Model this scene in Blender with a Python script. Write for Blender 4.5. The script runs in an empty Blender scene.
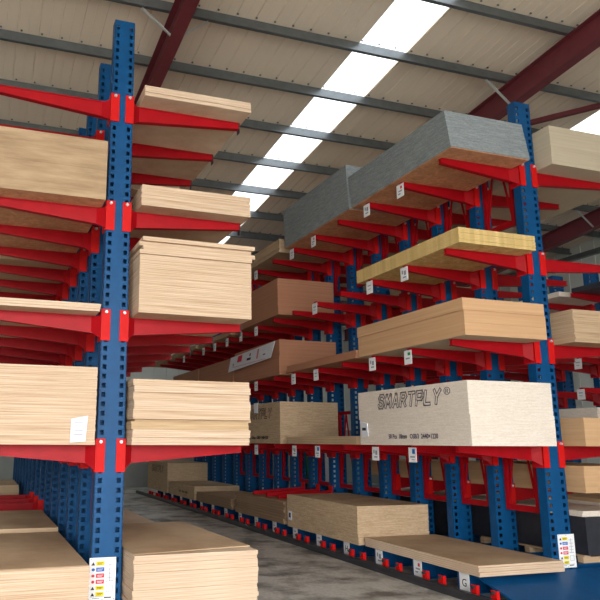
import bpy, bmesh, math, random
from mathutils import Vector, Matrix
random.seed(7)
S = bpy.context.scene
COL = S.collection
# ------------------------------------------------------------------ materials
def nd(nt, t, **k):
    n = nt.nodes.new(t)
    for a, v in k.items(): setattr(n, a, v)
    return n
def base_mat(name):
    m = bpy.data.materials.new(name); m.use_nodes = True
    return m, m.node_tree, m.node_tree.nodes['Principled BSDF']
def srgb(r, g, b):
    f = lambda c: (c/12.92 if c <= .04045 else ((c+.055)/1.055)**2.4)
    return (f(r/255), f(g/255), f(b/255), 1)
def paint(name, c, rough=.4, var=.12, metal=0, scale=6, spec=.5):
    m, nt, p = base_mat(name)
    tc = nd(nt, 'ShaderNodeTexCoord'); n = nd(nt, 'ShaderNodeTexNoise'); n.inputs['Scale'].default_value = scale; n.inputs['Detail'].default_value = 6
    nt.links.new(tc.outputs['Object'], n.inputs['Vector'])
    r = nd(nt, 'ShaderNodeValToRGB')
    r.color_ramp.elements[0].position = .3; r.color_ramp.elements[1].position = .75
    r.color_ramp.elements[0].color = tuple(x*(1-var) for x in c[:3])+(1,)
    r.color_ramp.elements[1].color = tuple(min(1, x*(1+var)) for x in c[:3])+(1,)
    nt.links.new(n.outputs['Fac'], r.inputs['Fac']); nt.links.new(r.outputs['Color'], p.inputs['Base Color'])
    p.inputs['Roughness'].default_value = rough; p.inputs['Metallic'].default_value = metal; p.inputs['Specular IOR Level'].default_value = spec
    return m
def board(name, c1, c2, layer=70, grain=1.2, speck=0, rough=.75, spk=.5):
    """sheet goods: stratified edges (fine bands in z), soft grain, optional chip speckle"""
    m, nt, p = base_mat(name)
    tc = nd(nt, 'ShaderNodeTexCoord')
    mp = nd(nt, 'ShaderNodeMapping'); mp.inputs['Scale'].default_value = (grain, grain, layer)
    n = nd(nt, 'ShaderNodeTexNoise'); n.inputs['Scale'].default_value = 1.0; n.inputs['Detail'].default_value = 5; n.inputs['Roughness'].default_value = .65
    nt.links.new(tc.outputs['Object'], mp.inputs['Vector']); nt.links.new(mp.outputs['Vector'], n.inputs['Vector'])
    r = nd(nt, 'ShaderNodeValToRGB'); r.color_ramp.elements[0].position = .32; r.color_ramp.elements[1].position = .66
    r.color_ramp.elements[0].color = c1; r.color_ramp.elements[1].color = c2
    nt.links.new(n.outputs['Fac'], r.inputs['Fac']); out = r.outputs['Color']
    if speck:
        s = nd(nt, 'ShaderNodeTexVoronoi'); s.inputs['Scale'].default_value = speck
        m2 = nd(nt, 'ShaderNodeMapping'); m2.inputs['Scale'].default_value = (.6, .6, 1.6)
        nt.links.new(tc.outputs['Object'], m2.inputs['Vector']); nt.links.new(m2.outputs['Vector'], s.inputs['Vector'])
        mx = nd(nt, 'ShaderNodeMixRGB', blend_type='MULTIPLY'); mx.inputs['Fac'].default_value = spk
        r2 = nd(nt, 'ShaderNodeValToRGB'); r2.color_ramp.elements[0].color = (.55, .5, .42, 1); r2.color_ramp.elements[1].color = (1, 1, 1, 1)
        sp = nd(nt, 'ShaderNodeSeparateColor'); nt.links.new(s.outputs['Color'], sp.inputs['Color'])
        nt.links.new(sp.outputs[0], r2.inputs['Fac'])
        nt.links.new(out, mx.inputs['Color1']); nt.links.new(r2.outputs['Color'], mx.inputs['Color2']); out = mx.outputs['Color']
    nt.links.new(out, p.inputs['Base Color'])
    p.inputs['Roughness'].default_value = rough; p.inputs['Specular IOR Level'].default_value = .25
    return m
RED = paint('red_paint', srgb(166, 12, 24), .42, .10, spec=.18)
RED2 = paint('red_bracket_paint', srgb(204, 24, 24), .5, .08, spec=.15)
BLUE = paint('blue_paint', srgb(8, 74, 124), .42, .12, spec=.2)
MAROON = paint('maroon_paint', srgb(112, 46, 54), .5, .10)
GALV = paint('galvanised_steel', srgb(116, 122, 126), .33, .12, .6)
GALVL = paint('bright_zinc', srgb(205, 208, 208), .4, .06, .3)
BLACK = paint('black_rubber', srgb(52, 52, 56), .38, .2)
WRAP = paint('black_film', srgb(46, 48, 56), .4, .25, 0, 9)
WHITE = paint('white_card', srgb(236, 238, 240), .6, .02)
PAPER = paint('white_paper', srgb(228, 230, 238), .7, .05)
INK = paint('black_ink', srgb(40, 38, 48), .8, .05)
INKP = paint('printed_ink', srgb(86, 76, 96), .8, .05)
GREYINK = paint('grey_ink', srgb(150, 152, 168), .8, .05)
YEL = paint('yellow_ink', srgb(236, 214, 20), .7, .02)
BLU = paint('blue_ink', srgb(30, 100, 190), .7, .02)
REDI = paint('red_ink', srgb(214, 40, 70), .7, .02)
GREENI = paint('green_ink', srgb(30, 150, 70), .7, .02)
GREEN = paint('green_cover', srgb(14, 110, 66), .6, .1)
ROOF = paint('roof_liner', srgb(238, 222, 202), .6, .03, 0, .6)
WALL = paint('wall_cladding', srgb(214, 218, 212), .6, .03, 0, .6)
WALLG = paint('block_wall', srgb(150, 154, 150), .8, .06, 0, 3)
PLY = board('birch_ply', srgb(176, 142, 112), srgb(224, 202, 176), 95, .9)
PLYP = board('pale_ply', srgb(182, 150, 122), srgb(226, 206, 182), 70, .8)
PLYD = board('tan_ply', srgb(176, 146, 112), srgb(206, 180, 144), 60, 1.2)
PLYK = board('brown_faced_ply', srgb(176, 148, 118), srgb(206, 180, 148), 60, 1.0)
BRN = board('brown_sheet_shade_toned', srgb(132, 108, 86), srgb(164, 138, 110), 60, 1)  # brown-grey board, tone darkened to carry the shade low in the rack
TAN = board('tan_flat_board', srgb(150, 124, 96), srgb(184, 158, 126), 14, 1.6)
MDF = board('tan_fibreboard', srgb(196, 154, 114), srgb(212, 172, 132), 25, .3)
MDFB = board('brown_fibreboard', srgb(170, 118, 90), srgb(188, 136, 106), 45, .3)
OSBY = board('yellow_strand_board', srgb(214, 180, 112), srgb(240, 214, 152), 90, 6, 34)
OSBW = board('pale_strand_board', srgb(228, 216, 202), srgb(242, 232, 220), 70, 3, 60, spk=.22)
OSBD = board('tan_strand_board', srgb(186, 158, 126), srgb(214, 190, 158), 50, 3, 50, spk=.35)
OSBU = board('brown_strand_board', srgb(196, 140, 104), srgb(222, 168, 130), 2, 3, 40)
CEM = board('grey_cement_board', srgb(128, 138, 144), srgb(160, 168, 172), 55, 4, 70)
BEIGE = board('beige_board', srgb(186, 172, 148), srgb(200, 188, 164), 30, .5)
KRAFT = board('kraft_carton', srgb(190, 152, 112), srgb(206, 170, 130), 18, .6)
GREYSIDE = BEIGE
# concrete floor
m, nt, p = base_mat('concrete_floor')
tc = nd(nt, 'ShaderNodeTexCoord'); n1 = nd(nt, 'ShaderNodeTexNoise'); n1.inputs['Scale'].default_value = 1.6; n1.inputs['Detail'].default_value = 8; n1.inputs['Roughness'].default_value = .65
n2 = nd(nt, 'ShaderNodeTexNoise'); n2.inputs['Scale'].default_value = 24; n2.inputs['Detail'].default_value = 4
nt.links.new(tc.outputs['Object'], n1.inputs['Vector']); nt.links.new(tc.outputs['Object'], n2.inputs['Vector'])
r1 = nd(nt, 'ShaderNodeValToRGB'); e = r1.color_ramp.elements; e[0].position = .38; e[0].color = srgb(112, 110, 106); e[1].position = .56; e[1].color = srgb(212, 210, 204)
r2 = nd(nt, 'ShaderNodeValToRGB'); e = r2.color_ramp.elements; e[0].position = .3; e[0].color = (.75, .75, .75, 1); e[1].position = .7; e[1].color = (1, 1, 1, 1)
mx = nd(nt, 'ShaderNodeMixRGB', blend_type='MULTIPLY'); mx.inputs['Fac'].default_value = 1
nt.links.new(n1.outputs['Fac'], r1.inputs['Fac']); nt.links.new(n2.outputs['Fac'], r2.inputs['Fac'])
nt.links.new(r1.outputs['Color'], mx.inputs['Color1']); nt.links.new(r2.outputs['Color'], mx.inputs['Color2']); nt.links.new(mx.outputs['Color'], p.inputs['Base Color'])
p.inputs['Roughness'].default_value = .5
CONC = m
# rooflight: daylight coming through translucent sheet
m = bpy.data.materials.new('rooflight_daylight'); m.use_nodes = True; nt = m.node_tree
nt.nodes.clear(); em = nd(nt, 'ShaderNodeEmission'); em.inputs['Color'].default_value = (.93, .97, 1, 1); em.inputs['Strength'].default_value = 2.0
o_ = nd(nt, 'ShaderNodeOutputMaterial'); nt.links.new(em.outputs[0], o_.inputs[0]); SKYL = m

# ------------------------------------------------------------------ mesh tools
class MB:
    def __init__(s): s.v = []; s.f = []; s.mi = []
    def hexa(s, c, mi=0):
        b = len(s.v); s.v += [tuple(p) for p in c]
        for q in ((0,3,2,1),(4,5,6,7),(0,1,5,4),(1,2,6,5),(2,3,7,6),(3,0,4,7)):
            s.f.append(tuple(b+i for i in q)); s.mi.append(mi)
        return s
    def box(s, x0, x1, y0, y1, z0, z1, mi=0):
        return s.hexa([(x0,y0,z0),(x1,y0,z0),(x1,y1,z0),(x0,y1,z0),(x0,y0,z1),(x1,y0,z1),(x1,y1,z1),(x0,y1,z1)], mi)
    def bar(s, a, b, w, h=None, mi=0):
        a = Vector(a); b = Vector(b); h = h or w; d = (b-a).normalized()
        u = d.cross(Vector((0,0,1)));
        if u.length < .01: u = Vector((1,0,0))
        u.normalize(); t = u.cross(d); u *= w/2; t *= h/2
        return s.hexa([a-u-t, a+u-t, b+u-t, b-u-t, a-u+t, a+u+t, b+u+t, b-u+t], mi)
    def cyl(s, c, axis, r, L, n=12, mi=0):
        c = Vector(c); ax = Vector(axis).normalized(); u = ax.orthogonal().normalized(); w = ax.cross(u); b = len(s.v)
        for k in (0, 1):
            for i in range(n):
                a = 2*math.pi*i/n; s.v.append(tuple(c+ax*L*k+u*r*math.cos(a)+w*r*math.sin(a)))
        for i in range(n):
            j = (i+1) % n; s.f.append((b+i, b+j, b+n+j, b+n+i)); s.mi.append(mi)
        s.f.append(tuple(b+i for i in reversed(range(n)))); s.mi.append(mi)
        s.f.append(tuple(b+n+i for i in range(n))); s.mi.append(mi)
        return s
    def mesh(s, name, mats, fix=True):
        me = bpy.data.meshes.new(name); me.from_pydata(s.v, [], s.f)
        for m in (mats if isinstance(mats, (list, tuple)) else [mats]): me.materials.append(m)
        me.polygons.foreach_set('material_index', s.mi); me.update()
        if fix:
            b = bmesh.new(); b.from_mesh(me); bmesh.ops.recalc_face_normals(b, faces=b.faces); b.to_mesh(me); b.free()
        return me
def link(name, me, parent=None, loc=(0,0,0), rz=0):
    o = bpy.data.objects.new(name, me); COL.objects.link(o)
    if parent: o.parent = parent
    o.location = loc; o.rotation_euler = (0, 0, rz); return o
def tag(o, label=None, cat=None, group=None, kind=None):
    if label:
        o['label'] = label
        if len(label.split()) > 16: print('LONG', len(label.split()), label)
    if cat: o['category'] = cat
    if group: o['group'] = group
    if kind: o['kind'] = kind
    return o
def struct(name, me, loc=(0,0,0)): return tag(link(name, me, None, loc), kind='structure')

# ------------------------------------------------------------------ dimensions
LV = {1: .25, 2: 1.68, 3: 2.97, 4: 4.13, 5: 5.352}
YA = 7.05; SR = .905; SL = .955
T = math.tan(math.radians(5.2))
def rz_(y, z0=9.10): return z0 - T*y

# ------------------------------------------------------------------ room
X0, X1, Y0, Y1 = -9.0, 17.1, -7.0, 26.5
struct('floor', MB().box(X0-25, X1+15, Y0-45, Y1+.2, -.2, 0).mesh('floor', CONC))
# roof liner sheets with ribs, split round the rooflights
LIGHTS = [(-6.0, -5.05), (-.35-5.7+5.6-5.2, 0)][:1]
LIGHTS = [(-5.6, -4.66), (5.64, 6.56), (11.35, 12.29)]
def roof_strip(xa, xb):
    mb = MB()
    n = max(1, round((xb-xa)/.317)); w = (xb-xa)/n
    prof = []
    for i in range(n):
        a = xa+i*w
        prof += [(a, -.0), (a+w*.06, .0), (a+w*.08, .014), (a+w*.11, .014), (a+w*.13, 0), (a+w*.56, 0), (a+w*.575, .004), (a+w*.6, .004), (a+w*.615, 0)]
    prof.append((xb, 0))
    b = 0
    ys = [Y0, Y1]
    for y in ys:
        for x, dz in prof: mb.v.append((x, y, rz_(y)+dz))
    for y in ys:
        for x, dz in (prof[0], prof[-1]): mb.v.append((x, y, rz_(y)+.12))
    N = len(prof)
    for i in range(N-1): mb.f.append((i, i+1, N+i+1, N+i)); mb.mi.append(0)
    mb.f.append((2*N, 2*N+1, 2*N+3, 2*N+2)); mb.mi.append(0)
    mb.f.append((0, N, 2*N+2, 2*N)); mb.mi.append(0); mb.f.append((N-1, 2*N-1, 2*N+3, 2*N+1)); mb.mi.append(0)
    return mb
allm = MB(); xs = X0
for a, b_ in LIGHTS+[(X1, X1)]:
    q = roof_strip(xs, a); off = len(allm.v); allm.v += q.v; allm.f += [tuple(i+off for i in f) for f in q.f]; allm.mi += q.mi; xs = b_
struct('ceiling', allm.mesh('ceiling', ROOF, fix=False))
for i, (a, b_) in enumerate(LIGHTS):
    mb = MB(); mb.hexa([(a,Y0,rz_(Y0)+.03),(b_,Y0,rz_(Y0)+.03),(b_,Y1,rz_(Y1)+.03),(a,Y1,rz_(Y1)+.03),(a,Y0,rz_(Y0)+.05),(b_,Y0,rz_(Y0)+.05),(b_,Y1,rz_(Y1)+.05),(a,Y1,rz_(Y1)+.05)])
    struct('window_%d' % (i+1), mb.mesh('rooflight', SKYL))
tn = [0]
def trim(me, loc=(0,0,0)):
    tn[0] += 1; return struct('trim_%d' % tn[0], me, loc)
# purlins (Z section)
y = 7.73-1.38*9
while y < Y1-.3:
    z = rz_(y)
    mb = MB(); mb.box(X0, X1, -.004, .004, -.19, -.002).box(X0, X1, -.07, 0, -.197, -.189).box(X0, X1, 0, .07, -.010, -.002).box(X0, X1, -.07, -.063, -.189, -.165)
    for k in range(int((X1-X0)/.317)):   # sheet fixings seen above the purlin
        xx = X0+.05+k*.317; mb.box(xx, xx+.03, -.09, -.07, -.02, .0)
    trim(mb.mesh('purlin', GALV), (0, y, z)); y += 1.38
# rafters (I section) with fly braces
for cx in (2.44-12.6+0, 2.44-6.3, 2.44, 8.72, 15.06):
    if cx < X0: continue
    mb = MB()
    def seg(x0, x1, za, zb):
        mb.hexa([(x0,Y0,rz_(Y0)+za),(x1,Y0,rz_(Y0)+za),(x1,Y1,rz_(Y1)+za),(x0,Y1,rz_(Y1)+za),(x0,Y0,rz_(Y0)+zb),(x1,Y0,rz_(Y0)+zb),(x1,Y1,rz_(Y1)+zb),(x0,Y1,rz_(Y1)+zb)])
    seg(-.095, .095, -.215, -.20); seg(-.006, .006, -.63, -.215); seg(-.095, .095, -.645, -.63)
    raf = trim(mb.mesh('rafter', MAROON), (cx, 0, 0))
    for yy in (7.73-1.38*3, 7.73, 9.11, 7.73+1.38*4, 7.73+1.38*7):
        for s in (-1, 1):
            if yy < 9 and cx > 0 or (s > 0 and cx > 5 and yy < 10): continue
            link('fly_brace', MB().bar((s*.01, yy, rz_(yy)-.60), (s*.52, yy, rz_(yy)-.20), .05, .012).mesh('fly_brace', GALVL), raf)
# roof tie (slim maroon bar crossing a bay)
trim(MB().bar((9.2, 11.1, rz_(11.1)-.16), (14.8, 4.95, rz_(4.95)-.22), .09).mesh('roof_tie', MAROON))
# eaves strut / walls
def wallsheet(name, pts_fn, mat): ...
mb = MB()
x = X0
mb.hexa([(X0,Y1,0),(X1,Y1,0),(X1,Y1+.1,0),(X0,Y1+.1,0),(X0,Y1,rz_(Y1)),(X1,Y1,rz_(Y1)),(X1,Y1+.1,rz_(Y1)),(X0,Y1+.1,rz_(Y1))])
x = X0
while x < X1: mb.box(x, x+.04, Y1-.03, Y1, 2.2, rz_(Y1)-.02); x += .5
struct('wall_back', mb.mesh('wall_back', WALL))
trim(MB().box(X0, X1, Y1-.12, Y1-.035, 0, 2.2).mesh('dado', WALLG))
def side(x, name, s):
    mb = MB(); xa, xb = sorted((x, x+s*.1))
    mb.hexa([(xa,Y0,0),(xb,Y0,0),(xb,Y1,0),(xa,Y1,0),(xa,Y0,rz_(Y0)),(xb,Y0,rz_(Y0)),(xb,Y1,rz_(Y1)),(xa,Y1,rz_(Y1))])
    y = Y0+.1
    while y < Y1-.2:
        xa2, xb2 = sorted((x, x-s*.03)); mb.box(xa2, xb2, y, y+.04, 0, rz_(y)-.05); y += .5
    struct(name, mb.mesh(name, WALL))
side(X1, 'wall_right', 1); side(X0, 'wall_left', -1)
for z in (5.5, 7.2): trim(MB().box(X1-.2, X1-.035, Y0, 19, z, z+.14).mesh('rail', GALV))
for y in (-3, 3.5, 10, 16.5, 23): trim(MB().box(X1-.26, X1-.2, y-.1, y+.1, 0, 6.3).box(X1-.45, X1-.39, y-.1, y+.1, 0, 6.3).box(X1-.4, X1-.25, y-.01, y+.01, 0, 6.3).mesh('stanchion', MAROON))

struct('wall_front', MB().box(X0, -8.6, Y0-.1, Y0, 0, rz_(Y0)).box(5.6, X1, Y0-.1, Y0, 0, rz_(Y0)).box(-8.6, 5.6, Y0-.1, Y0, 5.7, rz_(Y0)).mesh('wall_front', WALL))
# ------------------------------------------------------------------ rack parts
def column_mesh(wb, wt, H=6.31, D=.13, th=.008):
    wt = wb+(wt-wb)*H/6.31
    """perforated channel column, tapering from wb at the foot to wt at the head; origin = foot centre of front face"""
    mb = MB()
    def X(u, z): return (-.5+u)*(wb+(wt-wb)*z/H)
    P0 = .092; hz = .048
    us = [0, .10, .245, .755, .90, 1]
    z = .12; zs = [0.0]; hole = [False]
    while z < H-.10: zs += [z, z+hz]; hole += [True, False]; z += P0
    zs.append(H)
    # rows
    for i in range(len(zs)-1):
        za, zb = zs[i], zs[i+1]; isH = hole[i] if i < len(hole) else False
        # hole[] marks the row above its index 1,3,5...
        isH = (i % 2 == 1)
        if not isH:
            mb.v += [(X(0,za),0,za),(X(1,za),0,za),(X(1,zb),0,zb),(X(0,zb),0,zb)]; b = len(mb.v)-4; mb.f.append((b,b+1,b+2,b+3)); mb.mi.append(0)
        else:
            for j in (0, 2, 4):
                ua, ub = us[j], us[j+1]; b = len(mb.v)
                sk = .03   # slanted slot sides
                a0 = ua + (sk if j == 2 or j == 4 else 0)*0
                mb.v += [(X(ua,za),0,za),(X(ub,za),0,za),(X(ub,zb),0,zb),(X(ua,zb),0,zb)]; mb.f.append((b,b+1,b+2,b+3)); mb.mi.append(0)
            for j in (1, 3):   # slot walls
                ua, ub = us[j], us[j+1]; b = len(mb.v)
                for yy in (0, th): mb.v += [(X(ua,za),yy,za),(X(ub,za),yy,za),(X(ub,zb),yy,zb),(X(ua,zb),yy,zb)]
                for q in ((0,1,5,4),(1,2,6,5),(2,3,7,6),(3,0,4,7)): mb.f.append(tuple(b+k for k in q)); mb.mi.append(0)
    # side webs, rear lips and heavy rear post flange
    for s in (0, 1):
        xa = lambda z: X(s, z); t = th if s == 0 else -th
        mb.hexa([(X(s,0),0,0),(X(s,0)+t,0,0),(X(s,0)+t,D,0),(X(s,0),D,0),(X(s,H),0,H),(X(s,H)+t,0,H),(X(s,H)+t,D,H),(X(s,H),D,H)])
        l = .095 if s == 0 else -.095
        mb.hexa([(X(s,0),D-th,0),(X(s,0)+l,D-th,0),(X(s,0)+l,D,0),(X(s,0),D,0),(X(s,H),D-th,H),(X(s,H)+l,D-th,H),(X(s,H)+l,D,H),(X(s,H),D,H)])
    return mb.mesh('column', BLUE)
def arm_mesh(s, L):
    """tapered cantilever arm with wrap-round bracket; origin at the column's side face, arm top, arm centre; s=-1 left, +1 right"""
    mb = MB(); h0, h1 = .185, .075; w = .035; t = .010
    def tp(x): return 0
    def seg(xa, xb, ya, yb, f0, f1):
        (xa, xb) = (s*xa, s*xb)
        za0, zb0 = f0(abs(xa)), f1(abs(xa)); za1, zb1 = f0(abs(xb)), f1(abs(xb))
        mb.hexa([(xa,ya,za0),(xb,ya,za1),(xb,yb,za1),(xa,yb,za0),(xa,ya,zb0),(xb,ya,zb1),(xb,yb,zb1),(xa,yb,zb0)])
    bot = lambda x: -(h0+(h1-h0)*x/L)
    seg(.01, L, -.022, .022, lambda x: bot(x)+t, lambda x: -t)          # web box
    seg(.0, L, -w, w, bot, lambda x: bot(x)+t)                           # bottom flange
    seg(.0, L, -w, w, lambda x: -t, lambda x: 0)                         # top flange
    # root gusset and bracket
    mb.hexa([(s*0,-.06,-.25),(s*.012,-.06,-.25),(s*.012,.06,-.25),(s*0,.06,-.25),(s*0,-.12,.055),(s*.012,-.12,.055),(s*.012,.06,.055),(s*0,.06,.055)])
    mb.hexa([(s*.0,-.118,-.245),(s*.09,-.024,-.17),(s*.09,-.012,-.17),(s*.0,-.105,-.245),(s*.0,-.118,-.002),(s*.09,-.024,-.012),(s*.09,-.012,-.012),(s*.0,-.105,-.002)])
    b = [(s*.008,-.135,-.26),(s*-.085,-.135,-.26),(s*-.085,-.125,-.26),(s*.008,-.125,-.26)]
    mb.hexa(b+[(x,y,.06) for x, y, z in b], 1)
    mb.box(min(0,s*.008), max(0,s*.008), -.135, .05, -.26, .06, 1)
    return mb.mesh('arm', [RED, RED2])
bolt_me = {}
for s in (-1, 1):
    bolt_me[s] = MB().cyl((-s*.04, -.155, .03), (0, 1, 0), .017, .02, 6).cyl((-s*.04, -.165, .03), (0, 1, 0), .009, .012, 8).mesh('bolt', GALVL)
def brace_mesh(Lb, z0, z1, x=0):
    mb = MB(); a = .16; b = Lb-.04; w = .045
    mb.box(-w/2, w/2, a, a+.06, z0, z1).box(-w/2, w/2, b-.06, b, z0, z1)
    mb.box(-w/2+.001, w/2-.001, a, b, z0-.02, z0+.055).box(-w/2+.001, w/2-.001, a, b, z1-.06, z1)
    c = (a+b)/2; mb.bar((0, c, z1-.03), (0, a+.04, z0+.03), .022).bar((0, c, z1-.03), (0, b-.04, z0+.03), .022)
    return mb.mesh('brace_frame', RED)
def card_mesh(s, kind):
    """bay label card hanging under the aisle end of an arm, facing the aisle (s=-1: towards -x)"""
    mb = MB(); mb.box(-.003, .003, -.085, .085, -.19, 0)
    x = s*.0045
    def q(y0, y1, z0, z1, mi): mb.box(min(x*.6, x), max(x*.6, x), y0, y1, z0, z1, mi)
    if kind == 'G': pass
    elif kind == 'dot': q(-.05, -.01, -.07, -.03, 2); q(-.05, .04, -.11, -.09, 1); q(-.01, .05, -.15, -.13, 1)
    elif kind == 'qr': q(-.05, .0, -.11, -.05, 1); q(.02, .05, -.09, -.04, 1); q(-.05, .03, -.15, -.13, 1)
    elif kind == 'blue': q(-.06, .0, -.08, -.02, 3); q(-.05, .05, -.13, -.11, 1); q(-.04, .02, -.16, -.15, 1)
    elif kind == 'green': q(-.06, -.0, -.07, -.03, 4); q(-.04, .05, -.12, -.10, 1)
    else: q(-.045, .045, -.075, -.06, 1); q(-.03, .04, -.125, -.115, 1)
    return mb.mesh('card', [WHITE, GREYINK, REDI, BLU, GREENI])
cards = {(s, k): card_mesh(s, k) for s in (-1, 1) for k in ('G', 'dot', 'qr', 'blue', 'green', 'plain')}

def text_mesh(txt, size, shear=0, offset=0, extrude=.001, width=None, mat=INK, bold=0):
    c = bpy.data.curves.new('lettering', 'FONT'); c.body = txt; c.size = size; c.shear = shear; c.offset = offset; c.extrude = extrude; c.align_x = 'CENTER'; c.resolution_u = 3
    if width: c.space_character = width
    o = bpy.data.objects.new('tmp', c); COL.objects.link(o)
    bpy.context.view_layer.update()
    me = bpy.data.meshes.new_from_object(o.evaluated_get(bpy.context.evaluated_depsgraph_get()))
    bpy.data.objects.remove(o); bpy.data.curves.remove(c)
    me.materials.clear(); me.materials.append(mat); return me
def put_text(me, parent, loc, face, sx=1):
    o = bpy.data.objects.new('printed_lettering', me); COL.objects.link(o); o.parent = parent
    # face '-x': reads towards the aisle (text runs along -y), '-y': faces the camera end
    R = Matrix(((0,0,-1),(-1,0,0),(0,1,0))) if face == '-x' else (Matrix(((0,0,1),(1,0,0),(0,1,0))) if face == '+x' else Matrix(((1,0,0),(0,0,-1),(0,1,0))))
    o.matrix_parent_inverse = Matrix.Identity(4)
    o.location = loc; o.rotation_euler = R.to_euler(); o.scale = (sx, 1, 1); return o

def notice(parent, loc):
    """white load notice with coloured hazard panels, on the front face of the end column"""
    mb = MB(); mb.box(-.115, .115, 0, .004, -.205, .205)
    p2 = mb; off = None
    mb.mi = [4]*len(mb.mi)
    for i, mi in enumerate((0, 1, 2, 2, 0, 0)):
        z = .15-i*.058
        p2.box(-.055, .015, -.002, -.0002, z-.019, z+.019, mi)
        if mi == 0:
            b = len(p2.v); p2.v += [(-.098,-.002,z-.017),(-.065,-.002,z-.017),(-.0815,-.002,z+.015)]; p2.f.append((b,b+1,b+2)); p2.mi.append(3)
        else: p2.cyl((-.081, -.002, z), (0, 1, 0), .014, .0015, 12, mi)
        p2.box(-.045, .005, -.003, -.0021, z+.002, z+.007, 4 if mi else 3)
        p2.box(-.045, -.005, -.003, -.0021, z-.009, z-.005, 4 if mi else 3)
    for z in (.13, .09, .05, .01): p2.box(.035, .09, -.001, -.0002, z, z+.004, 5)
    p2.box(.06, .065, -.001, -.0002, -.02, .15, 5); p2.box(.03, .095, -.001, -.0002, -.025, -.019, 5)
    for a in (.035, .088): p2.box(a, a+.003, -.001, -.0002, -.12, -.06, 5)
    p2.box(.035, .09, -.001, -.0002, -.063, -.06, 5); p2.box(.035, .09, -.001, -.0002, -.123, -.12, 5)
    p2.box(-.10, .10, -.001, -.0002, -.165, -.163, 3); p2.box(.02, .08, -.001, -.0002, -.182, -.172, 3); p2.box(-.08, -.02, -.001, -.0002, -.182, -.176, 5)
    for a in (-.105, 0, .1):
        p2.box(a, a+.006, -.0015, -.0002, -.197, -.19, 3); p2.box(a, a+.006, -.0015, -.0002, .188, .195, 3)
    n = link('load_notice', p2.mesh('load_notice', [YEL, BLU, REDI, INK, WHITE, GREYINK], fix=False), parent, loc); n['label'] = 'white load notice with yellow, blue and red panels'; n.scale = (1.1, 1, .94)

def rack(name, label, cx, y0, sp, n, wb, wt, armsL, armsR, LL, LR, H=6.31):
    root = bpy.data.objects.new(name, None); COL.objects.link(root); root.location = (cx, y0, 0)
    tag(root, label, 'rack')
    cm = column_mesh(wb, wt, H); am = {-1: arm_mesh(-1, LL), 1: arm_mesh(1, LR)}
    bases = {}
    for k in range(n):
        link('column', cm, root, (0, k*sp-.12, 0))
        key = 'b'
        if key not in bases:
            mb = MB(); a = -wb/2-LL+.0; b = wb/2+LR
            for q in (a, wb/2): pass
            mb.box(a, b, .015, .13, .235, .2485).box(a, b, .015, .13, .0, .014).box(a, b, .06, .085, .014, .235)
            mb.box(a, a+.01, .015, .13, .014, .235).box(b-.01, b, .015, .13, .014, .235)
            for q in (a+.3, a+.7, b-.3, b-.7): mb.box(q, q+.01, .02, .125, .014, .235)
            bases[key] = mb.mesh('base_beam', BLUE)
        link('base_beam', bases[key], root, (0, k*sp, 0))
    cnt = 0
    for s, arms in ((-1, armsL), (1, armsR)):
        for k, z in arms:
            w = (wb+(wt-wb)*z/6.31)/2
            a = link('arm', am[s], root, (s*(w+.001), k*sp, z-.001)); cnt += 1
            if k < 4: link('bolt', bolt_me[s], a)
    print(name, 'arms', cnt)
    return root

BLV = [2, 3, 4, 5]
# --- rack on the right of the aisle
RC = 6.805
rR = rack('cantilever_rack', 'long blue and red cantilever rack right of the aisle, with a blue floor guard', RC, YA, SR, 17, .335, .265,
          [(k, LV[l]) for k in range(17) for l in BLV],
          [(k, z) for k in range(6) for z in (LV[2], LV[3], LV[4], LV[5])]+[(k, 1.12) for k in (1, 2, 3, 4)]+[(k, LV[5]) for k in (6, 7, 8)], 1.17, 1.40)
b1 = brace_mesh(SR-.12, .87, 2.3); b2 = brace_mesh(SR-.12, 4.66, 5.95)
for k in range(12):
    link('brace_frame', b1, rR, (0, k*SR, 0))
    link('brace_frame', b2, rR, (0, k*SR, 0))
    if k < 6: link('brace_frame', brace_mesh(SR-.12, 3.0, 4.0) if k == 0 else bpy.data.objects['brace_frame'].data, rR, (0, k*SR, 0)) if False else None
notice(rR, (.075, -.1255, .44))
# floor guard in front of the end column
mb = MB(); xa, xb = -1.27, 1.6
mb.hexa([(xa,-.80,.02),(xb,-.80,.02),(xb,-.13,.205),(xa,-.13,.205),(xa,-.80,.045),(xb,-.80,.045),(xb,-.13,.232),(xa,-.13,.232)])
mb.box(xa, xb, -.83, -.80, 0, .045).box(xa, xa+.02, -.8, -.13, 0, .03).box(-.2, .2, -.3, -.12, .0, .02)
g = link('end_guard', mb.mesh('end_guard', BLUE), rR); g['label'] = 'sloping blue sheet-steel guard'
# bay labels
def card(rk, s, armlen, halfw, k, sp, z, kind, dz=0):
    o = link('bay_label', cards[(s, kind)], rk, (s*(halfw+armlen+.006), k*sp, z)); return o
kinds = ['plain', 'qr', 'plain', 'plain']
for k in range(17):
    kd = {0: 'G', 1: 'dot', 2: 'qr', 3: 'G'}.get(k, 'plain')
    o = card(rR, -1, 1.17, .1675, k, SR, LV[1]-.01, kd)
    if k in (0, 3): put_text(text_mesh('G' if k == 0 else 'H', .12, mat=INK), o, (-.0035, 0, -.145), '-x')
for k, kd in ((1, 'blue'), (2, 'qr'), (4, 'blue'), (5, 'qr'), (7, 'plain')): card(rR, -1, 1.17, .158, k, SR, LV[2]-.03, kd)
for k, kd in ((1, 'green'), (2, 'qr'), (4, 'plain'), (5, 'plain'), (7, 'plain'), (9, 'plain')): card(rR, -1, 1.17, .152, k, SR, LV[3]-.03, kd)
for k, kd in ((1, 'qr'), (2, 'plain'), (4, 'plain'), (7, 'plain'), (8, 'plain'), (9, 'plain'), (10, 'plain'), (11, 'plain'), (13, 'plain')): card(rR, -1, 1.17, .145, k, SR, LV[4]-.03, kd)
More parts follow.
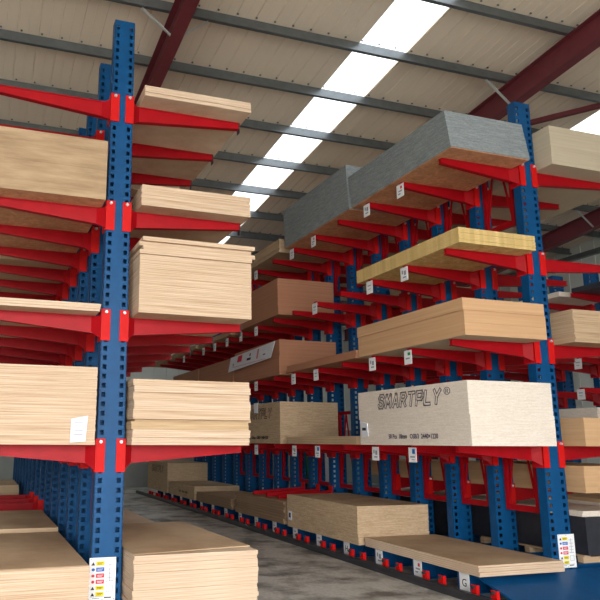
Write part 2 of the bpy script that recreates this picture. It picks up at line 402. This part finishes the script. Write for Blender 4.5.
for k, kd in ((1, 'dot'), (2, 'qr'), (4, 'dot'), (5, 'plain'), (7, 'plain')): card(rR, -1, 1.17, .14, k, SR, LV[5]-.03, kd)
# --- rack on the left of the aisle
LC = 1.268
rL = rack('cantilever_rack', 'blue and red cantilever rack at the left, nearest the viewer', LC, 7.0, SL, 16, .30, .222,
          [(k, LV[l]) for k in range(7) for l in BLV if not (l == 2 and k > 3)]+[(k, .66) for k in (6, 7, 8)],
          [(k, LV[l]) for k in range(15) for l in BLV], 1.22, 1.27)
notice(rL, (-.035, -.1255, .44))
b3 = brace_mesh(SL-.12, .87, 2.3)
for k in range(6): link('brace_frame', b3, rL, (0, k*SL, 0))
estop = MB().box(-.004, .004, -.035, .035, -.12, 0).box(.0045, .006, -.02, .02, -.11, -.06, 1).mesh('end_stop', [BLACK, WHITE])
for l, hw in ((3, .132), (4, .124), (5, .116)):
    for k in (0, 1, 2): link('end_stop', estop, rL, (hw+1.27+.006, k*SL, LV[l]-.005))

# ------------------------------------------------------------------ guide rail
gr = bpy.data.objects.new('guide_rail', None); COL.objects.link(gr); gr.location = (5.30, 6.0, 0)
tag(gr, 'black guide rail on red feet running along the floor beside the right-hand rack', 'rail')
mb = MB(); n = 10; prof = [(-.035, .0), (.045, .0), (.055, .03), (.045, .07), (.02, .09), (-.015, .09), (-.035, .07), (-.045, .03)]
L_ = 17.6
for yy in (0, L_):
    for x, z in prof: mb.v.append((x, yy, z))
N = len(prof)
for i in range(N): mb.f.append((i, (i+1) % N, N+(i+1) % N, N+i)); mb.mi.append(0)
mb.f.append(tuple(range(N))); mb.mi.append(0); mb.f.append(tuple(range(2*N-1, N-1, -1))); mb.mi.append(0)
link('buffer', mb.mesh('buffer', BLACK), gr)
ft = MB().box(.055, .14, -.03, .05, 0, .012).box(.0605, .072, -.04, .05, 0, .17).box(.065, .13, -.005, .01, .006, .16).mesh('foot', RED2)
bt = MB().cyl((.03, -.0, .145), (1, 0, 0), .018, .03, 8).mesh('bolt', BLACK)
for k in range(-1, 17):
    for d in (.30, .62):
        f_ = link('foot', ft, gr, (0, YA+k*SR+d-6.0, 0))
        if k < 6: link('bolt', bt, f_)

# ------------------------------------------------------------------ boards
def pack(name, label, cat, x, y, z, w, l, h, mat, th=.018, jit=.003, rz=0, shear=(0, 0), splits=(), group=None, under=None, top=None):
    """a bound pack of sheets as one mesh: every sheet edge is real, tiny offsets between sheets"""
    rnd = random.Random(hash((round(x, 2), round(y, 2), round(z, 2))) & 0xffff)
    mb = MB(); n = max(1, round(h/th)); t = h/n
    for i in range(n):
        jx, jy = rnd.uniform(-jit, jit), rnd.uniform(-jit, jit)
        for sp_, dx, dy in splits:
            if i/n >= sp_: jx += dx; jy += dy
        sx, sy = shear[0]*(i/n), shear[1]*(i/n)
        mb.box(jx+sx, w+jx+sx, jy+sy, l+jy+sy, i*t, (i+1)*t-.0006)
    if under: mb.mi[0] = 1
    if top: mb.mi[-5] = 1
    o = link(name, mb.mesh(name, [mat] + ([under] if under else [top] if top else [])), None, (x, y, z+.001), rz)
    return tag(o, label, cat, group)
def sheets(name, cat, where, n, x, y, z, w, l, h, mat, jit=.012, rz=0, kindtxt='plywood sheet', group=None, topmat=None, bend=0, rev=False, jrot=.0):
    """loose sheets, each a thing of its own"""
    rnd = random.Random(int(x*100+y*10+z*1000) & 0xffff); t = h/n
    for i in range(n):
        jx, jy = rnd.uniform(-jit, jit), rnd.uniform(-jit, jit)*1.5
        mb = MB(); m = 8 if bend else 1
        for q in range(m):
            def zz(f): return bend*(1+math.sin(f*math.pi*1.5+.6)) if bend else 0
            a, b_ = q/m, (q+1)/m; za, zb = zz(a), zz(b_)
            g_ = .0008
            vs = [(0, l*a, za), (w, l*a, za), (w, l*b_, zb), (0, l*b_, zb)]
            mb.hexa(vs+[(p[0], p[1], p[2]+t-g_) for p in vs])
        if topmat and i == n-1: mb.mi[1::6] = [1]*len(mb.mi[1::6])
        me = mb.mesh(name, [mat, topmat or mat])
        if bend:
            b2_ = bmesh.new(); b2_.from_mesh(me); bmesh.ops.remove_doubles(b2_, verts=b2_.verts, dist=1e-5); b2_.to_mesh(me); b2_.free()
        o = link(name, me, None, (x+jx, y+jy, z+.001+i*t), rz+rnd.uniform(-jrot, jrot))
        pos = 'single' if n == 1 else 'topmost' if i == n-1 else 'lowest' if i == 0 else 'middle' if n == 3 else None
        if pos: tag(o, '%s %s %s' % (pos, kindtxt, where), cat)
        else: tag(o, '%s within the stack %s' % (kindtxt, where), cat, group or kindtxt+'s '+where)
# right rack, aisle side
sm = pack('board_pack', 'tall pale strand board pack with large outlined print, nearest on the second level', 'board pack', 5.351, 6.62, LV[2], 1.22, 2.44, .748, OSBW, .018, .002, splits=((.47, -.012, 0),))
def fit_text(me, width):
    xs_ = [v.co.x for v in me.vertices]; return width/(max(xs_)-min(xs_))
STROKES = {'S': [[(1,.84),(.8,1),(.2,1),(0,.78),(.2,.55),(.8,.45),(1,.22),(.8,0),(.2,0),(0,.18)]], 'M': [[(0,0),(.08,1),(.5,.3),(.92,1),(1,0)]],
 'A': [[(0,0),(.5,1),(1,0)],[(.2,.32),(.8,.32)]], 'R': [[(0,0),(0,1),(.75,1),(1,.76),(.75,.5),(0,.5)],[(.5,.5),(1,0)]], 'T': [[(0,1),(1,1)],[(.5,1),(.5,0)]],
 'P': [[(0,0),(0,1),(.85,1),(1,.86),(1,.58),(.85,.44),(0,.44)]], 'L': [[(0,1),(0,0),(.9,0)]], 'Y': [[(0,1),(.5,.5),(1,1)],[(.5,.5),(.5,0)]]}
def block_mesh(txt, width, h, sw, x, mat):
    """slanted block capitals drawn on the aisle face: text runs along -y, up is z"""
    mb = MB(); pitch = width/len(txt); w = pitch*.64
    for n, ch in enumerate(txt):
        for pl in STROKES[ch]:
            pts = [(-(-width/2+n*pitch+pitch*.12+a*w+.24*b*h), b*h) for a, b in pl]
            for (y0, z0), (y1, z1) in zip(pts, pts[1:]):
                d = Vector((y1-y0, z1-z0)); d.normalize(); e = d*sw*.42; nn = Vector((-d.y, d.x))*sw/2
                c = [(y0-e.x-nn.x, z0-e.y-nn.y), (y1+e.x-nn.x, z1+e.y-nn.y), (y1+e.x+nn.x, z1+e.y+nn.y), (y0-e.x+nn.x, z0-e.y+nn.y)]
                mb.hexa([(x, a, b) for a, b in c]+[(x-.0006, a, b) for a, b in c])
    return mb.mesh('printed_lettering', mat)
def outlined(parent, loc, txt, ink, fill, width=1.42, h=.158):
    link('printed_lettering', block_mesh(txt, width, h, .050, 0, ink), parent, loc)
    link('printed_lettering', block_mesh(txt, width, h, .022, -.0012, fill), parent, loc)
outlined(sm, (-.0185, 1.20, .51), 'SMARTPLY', INKP, OSBW)
put_text(text_mesh('®', .13, mat=INKP), sm, (-.0165, .37, .60), '-x', 1.3)
q_ = text_mesh('50 Pcs  18mm   OSB/3  2440×1220', .085, offset=.0015, mat=INKP); put_text(q_, sm, (-.007, 1.145, .085), '-x', fit_text(q_, 1.08))
c_ = link('delivery_label', MB().hexa([(-.02,2.19,.12),(-.02,2.36,.10),(-.01,2.36,.10),(-.01,2.19,.12),(-.03,2.2,.30),(-.02,2.40,.33),(-.01,2.4,.33),(-.014,2.2,.30)]).box(-.026,-.0205,2.24,2.34,.2,.24,1).mesh('delivery_label', [PAPER, INK]), sm); c_['label'] = 'curled white paper label'
pack('board_pack', 'thick tan fibreboard pack on the third level above the printed pale pack', 'board pack', 5.405, 6.68, LV[3], 1.22, 2.44, .448, MDF, .148, .004, splits=((.34, -.012, -.0), (.6, 0, -.01)), under=BEIGE)
sheets('strand_board_sheet', 'strand board', 'on the fourth level, near end of right rack', 9, 5.455, 6.735, LV[4], 1.18, 2.44, .193, OSBY, .004, kindtxt='yellow strand board')
pack('cement_board_pack', 'light grey cement board pack on the top level, nearest', 'board pack', 5.40, 6.70, LV[5]+.013, 1.24, 2.44, .53, CEM, .012, .002, shear=(.0, .09))
tag(link('base_sheet', MB().box(0, 1.22, 0, 2.44, 0, .011).mesh('base_sheet', OSBU), None, (5.41, 6.71, LV[5]+.001)), 'brown strand board sheet under the nearest grey cement board pack', 'sheet')
pack('cement_board_pack', 'taller dark grey cement board pack behind the nearest grey pack', 'board pack', 5.39, 9.22, LV[5]+.013, 1.22, 2.44, .76, CEM, .012, .002, shear=(0, .06))
tag(link('base_sheet', MB().box(0, 1.20, 0, 2.42, 0, .011).mesh('base_sheet', OSBU), None, (5.40, 9.23, LV[5]+.001)), 'brown strand board sheet under the second, taller grey cement board pack', 'sheet')
pack('board_pack', 'beige board pack on the top level of the right rack beyond the two grey packs', 'board pack', 5.39, 11.93, LV[5], 1.22, 2.44, .27, PLYK, .045, .012)
pack('board_pack', 'brown fibreboard pack on the fourth level of the right rack beyond three empty red arms', 'board pack', 5.39, 12.02, LV[4], 1.22, 2.44, .72, MDFB, .03, .002, splits=((.25, -.006, 0),))
for y_, wh in ((14.75, 'just behind the brown fibreboard pack on the fourth level'), (17.4, 'second behind the brown fibreboard pack on the fourth level'), (20.0, 'on the fourth level at the right rack far end')):
    pack('board_pack', 'thin brown board bundle '+wh, 'board pack', 5.40, y_, LV[4], 1.22, 2.44, .10, PLYD, .02, .006)
sheets('hardboard_sheet', 'hardboard', 'on the third level beside the thick tan pack', 4, 5.40, 9.18, LV[3], 1.22, 2.5, .12, MDFB, .01, kindtxt='brown hardboard sheet')
bp = pack('board_pack', 'brown fibreboard pack with a white printed banner, third level of the right rack', 'board pack', 5.41, 12.05, LV[3], 1.22, 2.44, .68, MDFB, .03, .002, splits=((.5, .008, 0),))
ban = MB(); ban.hexa([(-.09,.20,.34),(-.09,2.62,.27),(-.085,2.62,.27),(-.085,.20,.34),(-.03,.12,.66),(-.03,2.60,.60),(-.02,2.60,.60),(-.02,.12,.66)])
bn = link('banner', ban.mesh('banner', PAPER), bp); bn['label'] = 'white printed wrapping strip'
def bq(y0, y1, z0, z1, mi, mb):
    f = lambda y, z: -.033-.060*(1-(z-.33)/.3)-.008
    mb.hexa([(f(y0,z0),y0,z0),(f(y1,z0),y1,z0),(f(y1,z0)+.002,y1,z0),(f(y0,z0)+.002,y0,z0),(f(y0,z1),y0,z1),(f(y1,z1),y1,z1),(f(y1,z1)+.002,y1,z1),(f(y0,z1)+.002,y0,z1)], mi)
pm = MB(); bq(1.82, 2.08, .44, .58, 0, pm); bq(1.28, 1.5, .42, .47, 1, pm); bq(1.32, 1.38, .50, .56, 1, pm); bq(.88, .96, .40, .60, 2, pm); bq(.5, .62, .44, .46, 1, pm); bq(2.28, 2.32, .38, .44, 1, pm); bq(.45, 2.36, .345, .355, 2, pm)
link('printed_marks', pm.mesh('printed_marks', [REDI, INK, paint('faded_red', srgb(200, 120, 120))]), bn)
for y_, wh in ((14.62, 'brown fibreboard pack directly behind the bannered pack on the third level'), (17.2, 'farthest brown fibreboard pack on the third level of the right rack')):
    pack('board_pack', wh, 'board pack', 5.41, y_, LV[3], 1.22, 2.44, .60, MDFB, .03, .002)
sheets('plywood_sheet', 'plywood', 'left of the big printed pack, second level', 3, 5.40, 9.26, LV[2], 1.22, 2.46, .125, PLYK, .01, kindtxt='tan plywood sheet')
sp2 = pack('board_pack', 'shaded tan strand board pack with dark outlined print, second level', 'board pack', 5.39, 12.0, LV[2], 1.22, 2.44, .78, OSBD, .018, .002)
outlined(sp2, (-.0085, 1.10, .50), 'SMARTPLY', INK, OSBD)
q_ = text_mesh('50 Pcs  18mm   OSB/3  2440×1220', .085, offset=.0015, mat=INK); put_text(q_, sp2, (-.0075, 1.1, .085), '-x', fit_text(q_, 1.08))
lb_ = link('hanging_label', MB().box(-.02, -.012, 1.05, 1.25, .60, .80).box(-.014, .1, 1.1, 1.2, .787, .793).mesh('hanging_label', PAPER), sp2); lb_['label'] = 'white paper label folded over the top edge'
# floor level right
sheets('plywood_sheet', 'plywood', 'at the foot of right rack, near end', 5, 5.42, 6.74, LV[1], 1.2, 2.44, .118, PLYP, .008, rz=-.006, kindtxt='brown-topped plywood sheet', topmat=PLYK)
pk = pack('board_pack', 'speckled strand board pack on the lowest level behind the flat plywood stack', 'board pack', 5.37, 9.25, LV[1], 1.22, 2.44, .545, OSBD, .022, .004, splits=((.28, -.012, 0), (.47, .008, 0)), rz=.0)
link('sticker', MB().box(-.022, -.017, 2.22, 2.36, .12, .27).box(-.024, -.022, 2.26, 2.33, .16, .24, 1).mesh('sticker', [PAPER, INK]), pk)
sheets('brown_sheet', 'board', 'behind the speckled pack, low right rack', 8, 5.36, 11.82, LV[1], 1.24, 2.5, .39, BRN, .025, kindtxt='dull brown sheet', bend=.006, topmat=PLYK)
for yy, dx in ((12.25, 0.02), (12.75, .0), (13.35, -.03)):
    sa = bpy.data.objects.new('spare_arm', None); COL.objects.link(sa); sa.location = (5.42+dx, yy, LV[1]+.425)
    tag(sa, {12.25: 'nearest', 12.75: 'middle', 13.35: 'farthest'}[yy]+' of three loose red arms lying on the dull brown sheets', 'rack arm', 'loose red arms')
    link('beam', MB().hexa([(0,-.035,0),(1.1,-.035,0),(1.1,.035,0),(0,.035,0),(0,-.035,.07),(1.1,-.035,.13),(1.1,.035,.13),(0,.035,.07)]).mesh('beam', RED), sa)
    link('end_plate', MB().box(1.1, 1.11, -.07, .07, 0, .22).mesh('end_plate', RED2), sa)
sheets('brown_sheet', 'board', 'second behind the speckled pack, low right rack', 4, 5.38, 14.6, LV[1], 1.22, 2.5, .22, BRN, .03, kindtxt='wavy brown sheet', bend=.010, topmat=PLYK)
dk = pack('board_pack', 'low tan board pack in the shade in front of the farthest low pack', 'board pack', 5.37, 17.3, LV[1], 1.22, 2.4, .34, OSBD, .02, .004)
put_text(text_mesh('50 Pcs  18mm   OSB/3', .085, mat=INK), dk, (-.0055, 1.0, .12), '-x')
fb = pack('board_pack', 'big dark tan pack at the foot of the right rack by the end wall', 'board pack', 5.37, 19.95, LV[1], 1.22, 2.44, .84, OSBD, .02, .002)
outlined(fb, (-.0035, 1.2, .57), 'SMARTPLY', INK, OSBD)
# left rack, aisle side
sheets('plywood_sheet', 'plywood', 'on the left rack top level, nearest', 3, 1.47, 6.68, LV[5], 1.22, 2.44, .115, PLYP, .006, kindtxt='pale plywood sheet')
sheets('plywood_sheet', 'plywood', 'in the second top-level stack, left rack', 3, 1.47, 9.50, LV[5], 1.2, 2.44, .19, PLYP, .006, kindtxt='pale plywood sheet')
pack('board_pack', 'pale plywood pack on the fourth level of the left rack, aisle side', 'board pack', 1.475, 6.72, LV[4], 1.22, 2.44, .227, PLY, .028, .004)
pack('board_pack', 'plywood pack behind the pale fourth-level pack on the left rack, aisle side', 'board pack', 1.475, 9.45, LV[4], 1.18, 2.44, .26, PLYD, .028, .004)
pack('board_pack', 'tall light plywood pack on the third level of the left rack, aisle side', 'board pack', 1.452, 6.61, LV[3], 1.205, 2.44, .60, PLY, .018, .0015)
sheets('plywood_sheet', 'plywood', 'atop the tall light pack, third level', 4, 1.46, 6.60, LV[3]+.603, 1.215, 2.44, .175, PLY, .022, kindtxt='light plywood sheet')
pack('board_pack', 'thin tan bundle behind the tall light plywood pack on the left rack', 'board pack', 1.46, 9.5, LV[3], 1.2, 2.44, .12, PLYD, .02, .006)
zz_ = LV[2]
for i, (h, dx, dy, m_, lab) in enumerate([(.072, 0, 0, PLYP, 'lowest'), (.078, .004, -.012, PLYP, 'second lowest'), (.075, -.006, .01, PLYD, 'third from the bottom'), (.022, .03, .03, PLYD, 'thin dark recessed'), (.10, .0, -.015, PLY, 'thick pale middle'), (.085, .012, 0, PLYP, 'fourth from the top'), (.075, .004, .012, PLY, 'third from the top'), (.065, .012, -.004, PLYP, 'second from the top'), (.062, .0, 0, PLY, 'topmost')]):
    pack('plywood_bundle', lab+' plywood bundle on the second level of the left rack, aisle side', 'plywood', 1.43+dx, 6.65+dy, zz_, 1.215, 2.44, h-.001, m_, .02, .003); zz_ += h
sheets('plywood_sheet', 'plywood', 'at the left rack foot, aisle side', 12, 1.437, 6.45, LV[1], 1.205, 2.44, .45, PLYP, .008, kindtxt='cream plywood sheet')
tag(link('hardboard_sheet', MB().hexa([(0,.05,0),(1.2,.22,0),(1.13,2.4,0),(0,2.4,0),(0,.05,.005),(1.2,.22,.012),(1.13,2.4,.012),(0,2.4,.005)]).mesh('hardboard_sheet', PLYK), None, (1.437, 6.42, LV[1]+.455), 0), 'thin brown sheet lying askew on top of the cream plywood stack by the aisle', 'hardboard')
sheets('plywood_sheet', 'plywood', 'behind the cream plywood, left rack foot', 10, 1.455, 9.05, LV[1], .86, 2.3, .42, PLYP, .02, kindtxt='narrow cream sheet', topmat=PLYP)
pack('board_pack', 'small pale pack low on the left rack, beyond the cream stacks', 'board pack', 1.44, 12.0, LV[1], .85, 2.3, .42, PLYK, .05, .01)
# left rack, outer side
pack('board_pack', 'thick tan board pack on the fourth level at the left edge of the photo', 'board pack', -.12, 6.70, LV[4], 1.22, 2.44, .64, TAN, .32, .002, under=OSBU)
pack('board_pack', 'tan pack seen from below behind the thick one at the left edge', 'board pack', -.12, 9.5, LV[4], 1.22, 2.44, .35, PLYK, .35, .002)
pack('board_pack', 'third tan pack on the fourth level at the left, seen from below', 'board pack', -.12, 12.2, LV[4], 1.22, 2.44, .30, PLYK, .30, .002)
sheets('plywood_sheet', 'plywood', 'on the third level, left edge', 3, -.12, 6.70, LV[3], 1.21, 2.44, .075, PLYP, .006, kindtxt='pale plywood sheet')
pack('board_pack', 'thin tan bundle on the third level at the left, behind the three pale sheets', 'board pack', -.12, 9.5, LV[3], 1.21, 2.44, .07, PLYD, .02, .004)
lp = pack('board_pack', 'large light plywood pack with a white paper note at the left edge', 'board pack', -.14, 6.68, LV[2], 1.22, 2.44, .735, PLY, .021, .003)
nm = MB(); nm.hexa([(.985,-.02,.02),(1.13,-.012,.03),(1.13,-.008,.03),(.985,-.015,.02),(.99,-.006,.24),(1.145,-.018,.27),(1.145,-.012,.27),(.99,-.0035,.24)])
for z in (.20, .17, .13, .09): nm.box(1.02, 1.10, -.021, -.0205, z, z+.006, 1)
nt_ = link('paper_note', nm.mesh('paper_note', [PAPER, GREYINK]), lp); nt_['label'] = 'white paper note'
pack('board_pack', 'plywood pack directly behind the one with the paper note', 'board pack', -.14, 9.5, LV[2], 1.22, 2.44, .5, PLYD, .02, .003)
pack('board_pack', 'low stack of light boards at the bottom left corner of the photo', 'board pack', -.17, 6.50, LV[1], 1.22, 2.44, .375, PLY, .02, .003, splits=((.45, -.0, 0),), top=PLYK)
tag(link('hardboard_sheet', MB().box(0, 1.21, 0, 2.44, 0, .004).mesh('hardboard_sheet', PLYK), None, (-.168, 6.505, LV[1]+.378)), 'brown facing sheet covering the low stack at the bottom left corner', 'hardboard')
pack('board_pack', 'second low stack behind the one at the bottom left corner', 'board pack', -.17, 9.03, LV[1], 1.22, 2.3, .42, PLYK, .02, .003, top=PLYK)
pack('board_pack', 'tan boards low on the far left, beyond the dark red low arms', 'board pack', -.20, 16.2, LV[1], 1.2, 2.4, .50, PLYK, .05, .01)
# right rack, far side
pack('board_pack', 'beige board pack on the top level right of the end column', 'board pack', 7.0, 6.69, LV[5], 1.7, 2.44, .55, BEIGE, .138, .004)
pack('board_pack', 'beige board pack seen from below, top level, second from the right edge', 'board pack', 7.0, 9.25, LV[5], 1.22, 2.44, .35, BEIGE, .12, .004)
pack('board_pack', 'rough light plywood pack on the third level at the right edge of the photo', 'board pack', 7.08, 6.68, LV[3], 1.22, 2.44, .42, PLYK, .02, .008)
pack('board_pack', 'brown boards behind the rough light plywood at the right edge', 'board pack', 7.08, 9.3, LV[3], 1.22, 2.44, .2, PLYD, .02, .008)
pack('board_pack', 'brown fibreboard pack in two layers, second level at the right edge of the photo', 'board pack', 7.04, 6.64, LV[2], 1.22, 2.44, .345, KRAFT, .172, .004)
pack('board_pack', 'tan plank pack below the second level at the right edge of the photo', 'board pack', 7.08, 6.75, 1.12, 1.22, 2.44, .32, KRAFT, .064, .004)
pack('board_pack', 'tan plank pack seen through the brace frames of the right rack', 'board pack', 7.08, 9.3, 1.12, 1.22, 2.44, .28, KRAFT, .056, .004)
pack('board_pack', 'third beige pack seen from below on the top level, far side of the right rack', 'board pack', 7.0, 11.85, LV[5], 1.22, 2.44, .35, BEIGE, .12, .004)
pack('board_pack', 'tan pack on the fourth level, far side of the right rack, behind the brace frames', 'board pack', 7.0, 9.9, LV[4], 1.22, 2.44, .3, PLYD, .03, .004)
pl_ = bpy.data.objects.new('pallet', None); COL.objects.link(pl_); pl_.location = (7.3, 7.1, .25)
tag(pl_, 'wooden bearers under the black wrapped stack at lower right', 'pallet')
for yy in (.0, .9, 1.8): link('bearer', MB().box(0, 1.25, yy, yy+.09, 0, .07).mesh('bearer', PLYK), pl_)
for xx in (0.02, .6, 1.14): link('plank', MB().box(xx, xx+.1, 0, 1.9, .071, .09).mesh('plank', PLYK), pl_)
pack('wrapped_stack', 'black wrapped board stack behind the right rack end column', 'wrapped stack', 7.34, 7.05, .343, 1.3, 2.5, .46, WRAP, .46, 0)
pack('wrapped_stack', 'black wrapped board stack behind the middle columns of the right rack', 'wrapped stack', 7.34, 9.75, .251, 1.3, 2.5, .52, WRAP, .52, 0)
pack('wrapped_stack', 'black wrapped board stack behind the far columns of the right rack', 'wrapped stack', 7.34, 12.4, .251, 1.3, 2.5, .52, WRAP, .52, 0)
sheets('plywood_sheet', 'plywood', 'on the nearest black wrapped stack', 2, 7.32, 7.06, .806, 1.3, 2.45, .07, OSBW, .01, kindtxt='whitish sheet')
sheets('plywood_sheet', 'plywood', 'on the middle black wrapped stack', 2, 7.32, 9.76, .774, 1.3, 2.45, .07, OSBW, .01, kindtxt='whitish sheet')

# ------------------------------------------------------------------ third rack beyond
rT = rack('cantilever_rack', 'partly hidden blue and red cantilever rack beyond the right rack, near the side wall', 12.0, 8.03, .93, 9, .34, .28,
          [(k, z) for k in range(9) for z in (2.15, 2.72, 3.28, 4.5)], [], 1.35, .2, 5.35)
for k, z in ((1, 4.5), (2, 3.28), (2, 2.72)): card(rT, -1, 1.35, .155, k, .93, z-.03, 'plain')
for y_, z_, h_, m_, lab in ((7.4, 4.5, .09, WRAP, 'dark-edged board stack on the upper level of the rack beyond'), (10.2, 4.5, .1, OSBW, 'white board stack on the upper level of the rack beyond'), (7.3, 3.28, .08, PLYP, 'thin pale boards on a middle level of the rack beyond'), (10.1, 3.28, .12, PLYP, 'second thin pale boards on a middle level of the rack beyond'), (9.0, .25, .5, KRAFT, 'brown board pack at the foot of the rack beyond'), (9.6, 2.15, .2, OSBW, 'white boards on a lower level of the rack beyond')):
    pack('board_pack', lab, 'board pack', 10.52, y_, z_, 1.22, 2.5, h_, m_, .04, .01)
# things glimpsed between the columns
tag(link('covered_post', MB().hexa([(-.09,-.09,.0),(.09,-.09,0),(.09,.09,0),(-.09,.09,0),(-.09,-.09,1.3),(.09,-.09,1.3),(.09,.09,1.3),(-.09,.09,1.3)]).hexa([(-.09,-.09,1.3),(.09,-.09,1.3),(.09,.09,1.3),(-.09,.09,1.3),(-.03,-.03,1.65),(.03,-.03,1.65),(.03,.03,1.65),(-.03,.03,1.65)]).mesh('covered_post', GREEN), None, (8.62, 17.33, 0)), 'green covered upright glimpsed between the right rack columns', 'post')
tag(link('wrapped_bundle', MB().hexa([(-.13,-.1,.0),(.13,-.1,0),(.13,.1,0),(-.13,.1,0),(-.15,-.1,1.25),(.15,-.1,1.25),(.15,.1,1.25),(-.15,.1,1.25)]).hexa([(-.15,-.1,1.25),(.15,-.1,1.25),(.15,.1,1.25),(-.15,.1,1.25),(-.04,-.04,1.62),(.04,-.04,1.62),(.04,.04,1.62),(-.04,.04,1.62)]).box(-.1,.1,-.05,.05,1.62,1.72).mesh('wrapped_bundle', PAPER), None, (8.52, 16.0, 0)), 'white wrapped upright bundle glimpsed below the printed pack', 'bundle')

# ------------------------------------------------------------------ light
w = bpy.data.worlds.new('World'); S.world = w; w.use_nodes = True
nt = w.node_tree; bg = nt.nodes['Background']
bg.inputs['Color'].default_value = (1, .99, .975, 1); bg.inputs['Strength'].default_value = 9.0
def area(name, loc, rot, sx, sy, e, c=(1, 1, 1)):
    l = bpy.data.lights.new(name, 'AREA'); l.shape = 'RECTANGLE'; l.size = sx; l.size_y = sy; l.energy = e or 0; l.color = c
    if e is None: l.energy = 0; l.cycles.is_portal = True
    o = bpy.data.objects.new(name, l); COL.objects.link(o); o.location = loc; o.rotation_euler = rot; return o
area('door_portal', (-1.5, -7.05, 2.85), (math.radians(90), 0, 0), 14.2, 5.7, None)
area('unseen_overhead_area', (0, -3.5, 7.9), (0, 0, 0), 10, .3, 200, (1, .96, .9))  # unseen warm area lamp high up behind the camera, no fixture modelled
# ------------------------------------------------------------------ camera
cam = bpy.data.cameras.new('cam'); co = bpy.data.objects.new('camera', cam); COL.objects.link(co); S.camera = co
pi_, ya, ro = .202, .330, .005
F = Vector((math.sin(ya)*math.cos(pi_), math.cos(ya)*math.cos(pi_), math.sin(pi_)))
Rt = Vector((math.cos(ya), -math.sin(ya), 0)); U = Rt.cross(F)
R2 = Rt*math.cos(ro)+U*math.sin(ro); U2 = -Rt*math.sin(ro)+U*math.cos(ro)
M = Matrix((R2, U2, -F)).transposed().to_4x4(); M.translation = Vector((0, 0, 1.72)); co.matrix_world = M
cam.sensor_width = 36; cam.lens = 689.3/600*36; cam.shift_x = 83.9/600; cam.clip_end = 200; cam.clip_start = .05
S.view_settings.view_transform = 'Standard'; S.view_settings.look = 'None'; S.view_settings.gamma = 1; S.view_settings.exposure = .35
S.cycles.use_denoising = True; S.cycles.max_bounces = 8; S.cycles.diffuse_bounces = 5
